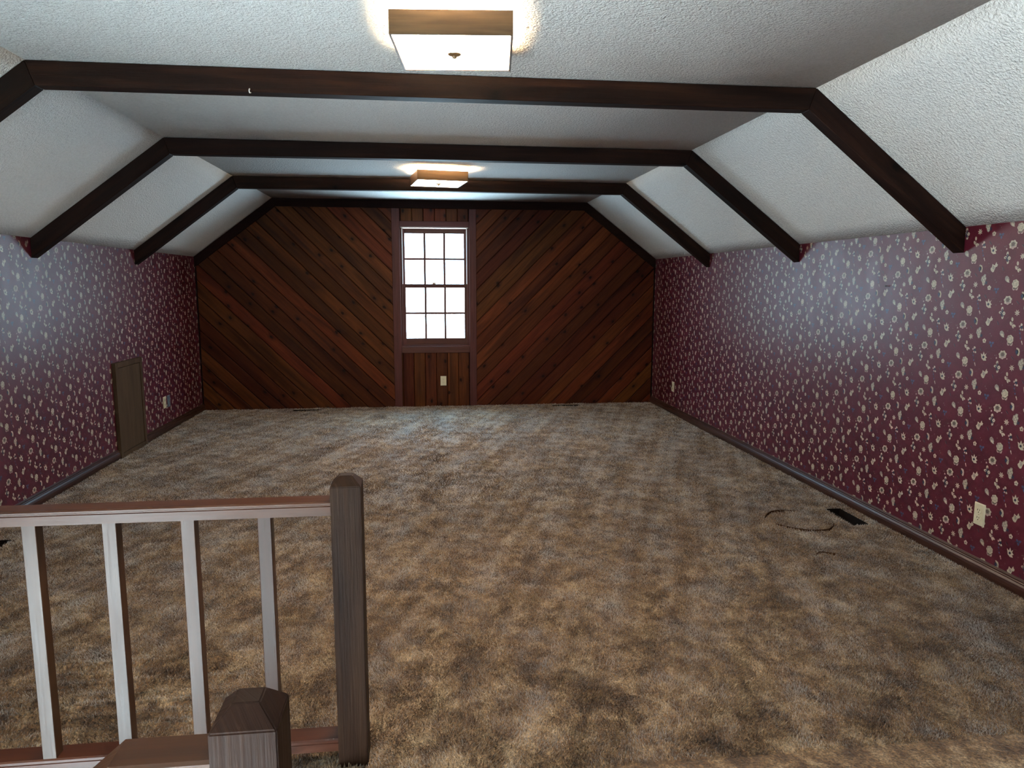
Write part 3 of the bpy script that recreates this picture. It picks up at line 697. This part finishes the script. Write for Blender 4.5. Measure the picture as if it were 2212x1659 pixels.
# ------------------------------------------------------------------ hatch door in the left wall
hd = struct(empty('door_1', (XL, (DY0+DY1)/2, 0)))
hd['label'] = 'low brown hatch door in the floral wall'
def dpart(name, y0, y1, z0, z1, proud, m=M_DOOR, x0=0.0):
    o = box(name, XL+x0, XL+proud, y0, y1, z0, z1, m, None, 0.002); o.parent = hd; o.location -= hd.location; return o
dpart('door_frame', DY0, DY0+0.045, 0, 0.80, 0.030); dpart('door_frame', DY1-0.045, DY1, 0, 0.80, 0.030)
dpart('door_frame', DY0+0.045, DY1-0.045, 0.755, 0.80, 0.030); dpart('door_frame', DY0+0.045, DY1-0.045, 0.0, 0.04, 0.030)
dpart('door_panel', DY0+0.049, DY1-0.049, 0.044, 0.751, 0.024)

# ------------------------------------------------------------------ ceiling beams
BD, BW = 0.105, 0.078
def beam_arch(y, label):
    root = empty('ceiling_beam', ((AL+AR)/2, y, CEIL-BD)); tag(root, label, 'beam', 'beam arches across the attic')
    kr_ = BD*Lr/bl[0]; kl_ = BD*Ll/bl2[0]
    xr_, xl_ = AR-(kr_-BD)/(bl[1]/bl[0]), AL+(kl_-BD)/(bl2[1]/bl2[0])
    EP = 0.003
    def piece(name, poly, sdir):
        s = Vector((sdir[0], 0, sdir[1])).normalized(); n = Vector((0, 1, 0)); t = s.cross(n)
        c = Vector((sum(p[0] for p in poly)/4, y+BW/2, sum(p[1] for p in poly)/4))
        bm = bmesh.new(); A, B = [], []
        for p in poly:
            d = Vector((p[0], 0, p[1]))-Vector((c.x, 0, c.z)); A.append(bm.verts.new((d.dot(s), -BW/2, d.dot(t)))); B.append(bm.verts.new((d.dot(s), BW/2, d.dot(t))))
        bm.faces.new(A); bm.faces.new(B[::-1])
        for i in range(4): bm.faces.new((A[i], B[i], B[(i+1) % 4], A[(i+1) % 4]))
        bmesh.ops.recalc_face_normals(bm, faces=bm.faces[:])
        bmesh.ops.bevel(bm, geom=bm.edges[:], offset=0.0025, segments=1, affect='EDGES')
        me = bpy.data.meshes.new(name); bm.to_mesh(me); bm.free()
        o = link(name, me, M_BEAM, root); mm = Matrix((s, n, t)).transposed().to_4x4(); mm.translation = c-root.location; o.matrix_basis = mm
    g = 0.0006
    piece('collar_beam', [(AL+g, CEIL-EP), (AR-g, CEIL-EP), (xr_-g, CEIL-BD), (xl_+g, CEIL-BD)], (1, 0))
    piece('rafter', [(AR+g, CEIL-EP), (XR-0.002, EAVE-EP), (XR-0.002, EAVE-kr_), (xr_+g, CEIL-BD)], (bl[0], -bl[1]))
    piece('rafter', [(AL-g, CEIL-EP), (XL+0.002, EAVE-EP), (XL+0.002, EAVE-kl_), (xl_-g, CEIL-BD)], (-bl2[0], -bl2[1]))
    return root
b1 = beam_arch(3.448, 'dark brown timber beam arch with a small pale hook on its face')
def cup_hook(parent, x, y, z):
    """small pale hook screwed into the beam face"""
    bm = bmesh.new(); path = [(0, 0.002, 0), (0, -0.010, 0), (0, -0.016, -0.004), (0, -0.018, -0.012), (0, -0.012, -0.017), (0.004, -0.006, -0.015)]; prev = None; n = 8
    for i, p in enumerate(path):
        q = Vector(path[min(i+1, len(path)-1)])-Vector(path[max(i-1, 0)]); q.normalize(); a_ = Vector((1, 0, 0)); b_ = q.cross(a_).normalized(); a_ = b_.cross(q)
        ring = [bm.verts.new(Vector(p)+0.0026*(a_*math.cos(2*math.pi*k/n)+b_*math.sin(2*math.pi*k/n))) for k in range(n)]
        if prev:
            for k in range(n): bm.faces.new((prev[k], prev[(k+1) % n], ring[(k+1) % n], ring[k]))
        else: bm.faces.new(ring)
        prev = ring
    bm.faces.new(prev[::-1]); bmesh.ops.recalc_face_normals(bm, faces=bm.faces[:])
    me = bpy.data.meshes.new('hook'); bm.to_mesh(me); bm.free(); o = link('hook', me, M_WHITEPAN, parent, smooth=True); o.location = Vector((x, y, z))-parent.location; o['label'] = 'small pale hook'
cup_hook(b1, -0.757, 3.448, 2.301)
beam_arch(5.104, 'dark brown timber beam arch midway between the two ceiling lamps')
beam_arch(6.806, 'dark brown timber beam arch just behind the ceiling lamp near the window wall')

# ------------------------------------------------------------------ ceiling lamps
def ceiling_lamp(x, y, rz, label):
    root = empty('ceiling_lamp', (x, y, CEIL), rz); tag(root, label, 'lamp', 'square wooden ceiling lamps')
    S = 0.2125; zt, zb = 2.373-CEIL, 2.292-CEIL; t = 0.008
    for k in range(4):
        bm = bmesh.new(); e = S if k % 2 == 0 else S-t
        box_bm(bm, -e, e, -t/2, t/2, zb, zt)
        bmesh.ops.bevel(bm, geom=bm.edges[:], offset=0.0012, segments=1, affect='EDGES')
        me = bpy.data.meshes.new('side_panel'); bm.to_mesh(me); bm.free()
        o = link('side_panel', me, M_LAMPWOOD, root)
        a = k*math.pi/2; o.rotation_euler[2] = a; d = -(S-t/2); o.location = (-math.sin(a)*d, math.cos(a)*d, 0)
    bm = bmesh.new(); box_bm(bm, -S+t+0.001, S-t-0.001, -S+t+0.001, S-t-0.001, zb+0.002, zb+0.006)
    me = bpy.data.meshes.new('glass_diffuser'); bm.to_mesh(me); bm.free(); link('glass_diffuser', me, M_LAMPGLASS, root)
    def lathe(name, prof, m, n=20):
        bm = bmesh.new(); rings = []
        for r, z in prof: rings.append([bm.verts.new((r*math.cos(2*math.pi*i/n), r*math.sin(2*math.pi*i/n), z)) for i in range(n)])
        for a, b_ in zip(rings, rings[1:]):
            for i in range(n): bm.faces.new((a[i], a[(i+1) % n], b_[(i+1) % n], b_[i]))
        bm.faces.new(rings[0]); bm.faces.new(rings[-1][::-1])
        bmesh.ops.recalc_face_normals(bm, faces=bm.faces[:])
        me = bpy.data.meshes.new(name); bm.to_mesh(me); bm.free(); return link(name, me, m, root, smooth=True)
    lathe('finial_knob', [(0.003, zb-0.016), (0.008, zb-0.014), (0.009, zb-0.009), (0.014, zb-0.007), (0.022, zb-0.004), (0.026, zb-0.001), (0.026, zb+0.0015)], M_BRASS)
    lathe('mounting_rod', [(0.004, zb+0.0065), (0.004, -0.013)], M_BRASS, 10)
    lathe('ceiling_pan', [(0.03, -0.014), (0.055, -0.012), (0.06, -0.001)], M_WHITEPAN)
    for dx in (-0.09, 0.09):
        l = bpy.data.lights.new('bulb', 'POINT'); l.energy = LAMP_W/2; l.color = LAMP_COL; l.shadow_soft_size = 0.05
        o = bpy.data.objects.new('bulb', l); COL.objects.link(o); o.parent = root; o.location = (dx, 0, -0.052)
ceiling_lamp(0.121, 2.812, math.radians(-5.5), 'lit square wood-sided ceiling lamp right beside the beam with the small hook')
ceiling_lamp(0.127, 6.33, math.radians(9), 'lit square wood-sided ceiling lamp between the two beams nearest the window wall')

# ------------------------------------------------------------------ railings
PW = 0.087
def newel(xc, y0, parent, top=0.873, base=0.0, m=M_NEWEL):
    h = PW/2; ti = 0.018; zc = top+0.027
    bm = bmesh.new()
    def ring(r, z): return [bm.verts.new((sx*r, sy*r, z)) for sx, sy in ((-1, -1), (1, -1), (1, 1), (-1, 1))]
    R = [ring(h, base), ring(h, top), ring(ti, zc)]
    bm.faces.new(R[0][::-1]); bm.faces.new(R[2])
    for a, b_ in zip(R, R[1:]):
        for i in range(4): bm.faces.new((a[i], a[(i+1) % 4], b_[(i+1) % 4], b_[i]))
    bmesh.ops.bevel(bm, geom=bm.edges[:], offset=0.002, segments=2, affect='EDGES')
    me = bpy.data.meshes.new('newel_post'); bm.to_mesh(me); bm.free()
    o = link('newel_post', me, m, parent); o.location = Vector((xc, y0+PW/2, 0))-parent.location; return o
def rail_profile(w=0.062, h=0.042):
    """grooved handrail section in (y,z), top at z=0"""
    a = w/2
    right = [(a-0.004, 0), (a, -0.004), (a, -0.009), (a-0.004, -0.011), (a-0.004, -0.014), (a-0.0015, -0.016), (a-0.0015, -h)]
    return [(-y, z) for y, z in reversed(right)][::-1][::-1] + right if False else [(-y, z) for y, z in right[::-1]]+right
def rail(name, xa, xb, yc, zt, parent, w=0.062, h=0.042, path=None):
    prof = rail_profile(w, h); pts = path or [(xa, zt), (xb, zt)]
    bm = bmesh.new(); rings = []
    for i, (x, z) in enumerate(pts):
        if 0 < i < len(pts)-1:
            d0 = Vector((pts[i][0]-pts[i-1][0], pts[i][1]-pts[i-1][1])).normalized(); d1 = Vector((pts[i+1][0]-pts[i][0], pts[i+1][1]-pts[i][1])).normalized(); d = (d0+d1).normalized(); k = 1/d.dot(d0)
        elif i == 0: d = Vector((pts[1][0]-x, pts[1][1]-z)).normalized(); k = 1
        else: d = Vector((x-pts[i-1][0], z-pts[i-1][1])).normalized(); k = 1
        nrm = Vector((-d[1], d[0]))*k
        if nrm[1] < 0: nrm = -nrm
        rings.append([bm.verts.new((x+nrm[0]*pz, py, z+nrm[1]*pz)) for py, pz in prof])
    n = len(prof); bm.faces.new(rings[0]); bm.faces.new(rings[-1][::-1])
    for a, b_ in zip(rings, rings[1:]):
        for i in range(n): bm.faces.new((a[i], a[(i+1) % n], b_[(i+1) % n], b_[i]))
    bmesh.ops.recalc_face_normals(bm, faces=bm.faces[:])
    me = bpy.data.meshes.new(name); bm.to_mesh(me); bm.free()
    o = link(name, me, M_RAIL, parent); o.location = Vector((0, yc, 0))-Vector((parent.location.x, parent.location.y, parent.location.z)); return o
RY = 2.037+PW/2
r1 = empty('guard_railing', (-0.236, RY, 0)); tag(r1, 'brown wooden guard railing with square balusters along the stairwell edge', 'railing')
newel(-0.236, 2.037, r1)
TOPZ, BOTZ = 0.829, 0.090
rail('top_rail', XL+0.004, -0.236-PW/2, RY, TOPZ, r1, 0.070, 0.042)
rail('bottom_rail', XL+0.004, -0.236-PW/2, RY, BOTZ, r1, 0.070, 0.040)
bm = bmesh.new(); box_bm(bm, -0.019, 0.019, -0.019, 0.019, BOTZ-0.002, TOPZ-0.040); bmesh.ops.bevel(bm, geom=bm.edges[:], offset=0.0015, segments=1, affect='EDGES')
bal_me = bpy.data.meshes.new('baluster'); bm.to_mesh(bal_me); bm.free(); bal_me.materials.append(M_BAL)
for k in range(10):
    x = -0.467-0.2095*k
    if x < XL+0.03: break
    o = link('baluster', bal_me, None, r1); o.location = (x-r1.location.x, -0.012, 0)
r2_ = empty('stair_handrail', (-0.244, 0.895+PW/2, 0)); tag(r2_, 'dark chamfered newel post with short handrail bending down the stairs', 'railing')
newel(-0.244, 0.895, r2_, base=-0.19)
NY = 0.895+PW/2
rail('hand_rail', 0, 0, NY, TOPZ, r2_, 0.066, 0.042, path=[(-0.244-PW/2, TOPZ), (-0.418, TOPZ), (-2.35, TOPZ-1.932*0.86)])
for k in range(6):
    x = -0.62-0.28*k; zt = TOPZ-(abs(x)-0.418)*0.86-0.06; step = int((VX1-x)/0.245)
    zb = -0.2*(step+1)
    o = box('baluster', x-0.019, x+0.019, NY-0.019, NY+0.019, LOW+0.002 if False else zb-0.001, zt, M_BAL, None, 0.0015); o.location -= r2_.location; o.parent = r2_
# stringer carrying the lower balusters and post
o = prism('stringer', [(VX1+0.10, -0.01), (VX1+0.10, -0.22), (XL+0.004, LOW+0.001), (XL+0.004, -1.84+0.02), (VX1-0.06, -0.01)], 'y', NY-0.03, NY+0.03, M_RAIL, None)
o.location = -r2_.location; o.parent = r2_

# ------------------------------------------------------------------ wall outlets
def outlet(loc, rot, label, m=M_CREAM, group=None, kind='duplex'):
    """plate in local x (width), z (height), facing local -y"""
    root = empty('wall_outlet' if kind == 'duplex' else 'wall_plate', loc); root.rotation_euler = rot; tag(root, label, 'outlet' if kind == 'duplex' else 'wall plate', group)
    bm = bmesh.new(); w, h = 0.035, 0.0572; t = 0.0062
    b0 = [bm.verts.new(p) for p in ((-w, 0, -h), (w, 0, -h), (w, 0, h), (-w, 0, h))]
    i = 0.0045
    b1 = [bm.verts.new(p) for p in ((-w+i*0.3, -t*0.5, -h+i*0.3), (w-i*0.3, -t*0.5, -h+i*0.3), (w-i*0.3, -t*0.5, h-i*0.3), (-w+i*0.3, -t*0.5, h-i*0.3))]
    b2 = [bm.verts.new(p) for p in ((-w+i, -t, -h+i), (w-i, -t, -h+i), (w-i, -t, h-i), (-w+i, -t, h-i))]
    bm.faces.new(b0[::-1]); bm.faces.new(b2)
    for a, b_ in ((b0, b1), (b1, b2)):
        for k in range(4): bm.faces.new((a[k], a[(k+1) % 4], b_[(k+1) % 4], b_[k]))
    bmesh.ops.recalc_face_normals(bm, faces=bm.faces[:])
    me = bpy.data.meshes.new('cover_plate'); bm.to_mesh(me); bm.free(); link('cover_plate', me, m, root)
    def disc(name, r, zc, y0, y1, mm, parent, flat=None, xc=0.0, n=20):
        bm = bmesh.new(); A, B = [], []
        for k in range(n):
            a = 2*math.pi*k/n; px, pz = r*math.cos(a), r*math.sin(a)
            if flat: pz = max(-flat, min(flat, pz))
            A.append(bm.verts.new((xc+px, y0, zc+pz))); B.append(bm.verts.new((xc+px, y1, zc+pz)))
        bm.faces.new(A); bm.faces.new(B[::-1])
        for k in range(n): bm.faces.new((A[k], B[k], B[(k+1) % n], A[(k+1) % n]))
        bmesh.ops.recalc_face_normals(bm, faces=bm.faces[:])
        me = bpy.data.meshes.new(name); bm.to_mesh(me); bm.free(); return link(name, me, mm, parent)
    if kind == 'duplex':
        for s in (-1, 1):
            rc = disc('receptacle', 0.0172, 0, -t-0.002, -t+0.002, m, root, 0.0142); rc.location = (0, 0, s*0.0195)
            for sx, hh in ((-1, 0.0045), (1, 0.0036)):
                o = box('slot', sx*0.0064-0.0011, sx*0.0064+0.0011, -t-0.0028, -t-0.001, 0.004-hh, 0.004+hh, M_SLOT); o.parent = rc
            disc('slot', 0.0026, -0.0075, -t-0.0028, -t-0.001, M_SLOT, rc, n=10)
        disc('screw', 0.003, 0, -t-0.001, -t+0.001, M_BRASS, root, n=10)
    else:
        disc('socket', 0.006, 0, -t-0.006, -t+0.001, M_BRASS, root, n=12)
        for s in (-1, 1): disc('screw', 0.003, s*0.042, -t-0.001, -t+0.001, M_BRASS, root, n=10)
RR = (0, 0, math.radians(-90))   # faces -x  (local -y -> -x)
LL = (0, 0, math.radians(90))
outlet((XR-0.0002, 3.187, 0.304), RR, 'cream duplex outlet low on the floral wall, next to the open floor vent')
outlet((XR-0.0002, 7.728, 0.305), RR, 'cream duplex outlet on the floral wall close to the window wall, far from any vent')
outlet((0.200, YF-0.0012, 0.306), (0, 0, 0), 'cream duplex outlet on the vertical boards under the window')
outlet((XL+0.0002, 7.300, 0.292), LL, 'cream duplex outlet between the hatch door and a blue-grey wall plate')
outlet((XL+0.0002, 7.415, 0.290), LL, 'blue-grey wall plate beside a cream outlet past the hatch door', M_GREYP, None, 'plate')

# ------------------------------------------------------------------ floor vents (open boots below the carpet)
VL = ['open floor vent cut in the carpet beside an oval patch and the baseboard', 'open floor vent cut in the carpet below the hatch door wall, behind the railing',
      'narrow dark floor vent against the window wall on the side of the cream single outlet wall', 'narrow dark floor vent against the window wall on the hatch door side']
VL[2] = 'narrow dark floor vent against the window wall on the side away from the hatch door'
for (nm, x0, x1, y0, y1), lab in zip(VENTS, VL):
    root = empty('floor_vent', ((x0+x1)/2, (y0+y1)/2, -0.12)); tag(root, lab, 'vent')
    bm = bmesh.new(); t = 0.003; d = -0.12
    cx, cy = (x0+x1)/2, (y0+y1)/2
    for a in ((x0-t, x0, y0-t, y1+t), (x1, x1+t, y0-t, y1+t), (x0, x1, y0-t, y0), (x0, x1, y1, y1+t)): box_bm(bm, a[0]-cx, a[1]-cx, a[2]-cy, a[3]-cy, 0, 0.121)
    box_bm(bm, x0-t-cx, x1+t-cx, y0-t-cy, y1+t-cy, -0.004, 0)
    me = bpy.data.meshes.new('vent_boot'); bm.to_mesh(me); bm.free(); link('vent_boot', me, M_DUCT, root)
    lx, ly = x1-x0, y1-y0
    bm = bmesh.new(); n = 3
    if lx < ly: box_bm(bm, -0.003, 0.003, -ly/2+0.001, ly/2-0.001, 0.06, 0.10)
    else: box_bm(bm, -lx/2+0.001, lx/2-0.001, -0.003, 0.003, 0.06, 0.10)
    me = bpy.data.meshes.new('damper_blade'); bm.to_mesh(me); bm.free(); link('damper_blade', me, M_DUCT, root)

# ------------------------------------------------------------------ a nail left in the papered wall
bm = bmesh.new(); prev = None
for d, r in ((-0.004, 0.0016), (0.012, 0.0016), (0.0121, 0.0045), (0.0145, 0.0042)):
    ring = [bm.verts.new((-d, r*math.cos(k*math.pi/4), r*math.sin(k*math.pi/4))) for k in range(8)]
    if prev:
        for k in range(8): bm.faces.new((prev[k], prev[(k+1) % 8], ring[(k+1) % 8], ring[k]))
    else: bm.faces.new(ring)
    prev = ring
bm.faces.new(prev[::-1]); bmesh.ops.recalc_face_normals(bm, faces=bm.faces[:])
me = bpy.data.meshes.new('wall_nail'); bm.to_mesh(me); bm.free()
o = link('wall_nail', me, M_SLOT); o.location = (XR, 4.054, 1.440); tag(o, 'small dark nail left sticking out of the floral wall', 'nail')
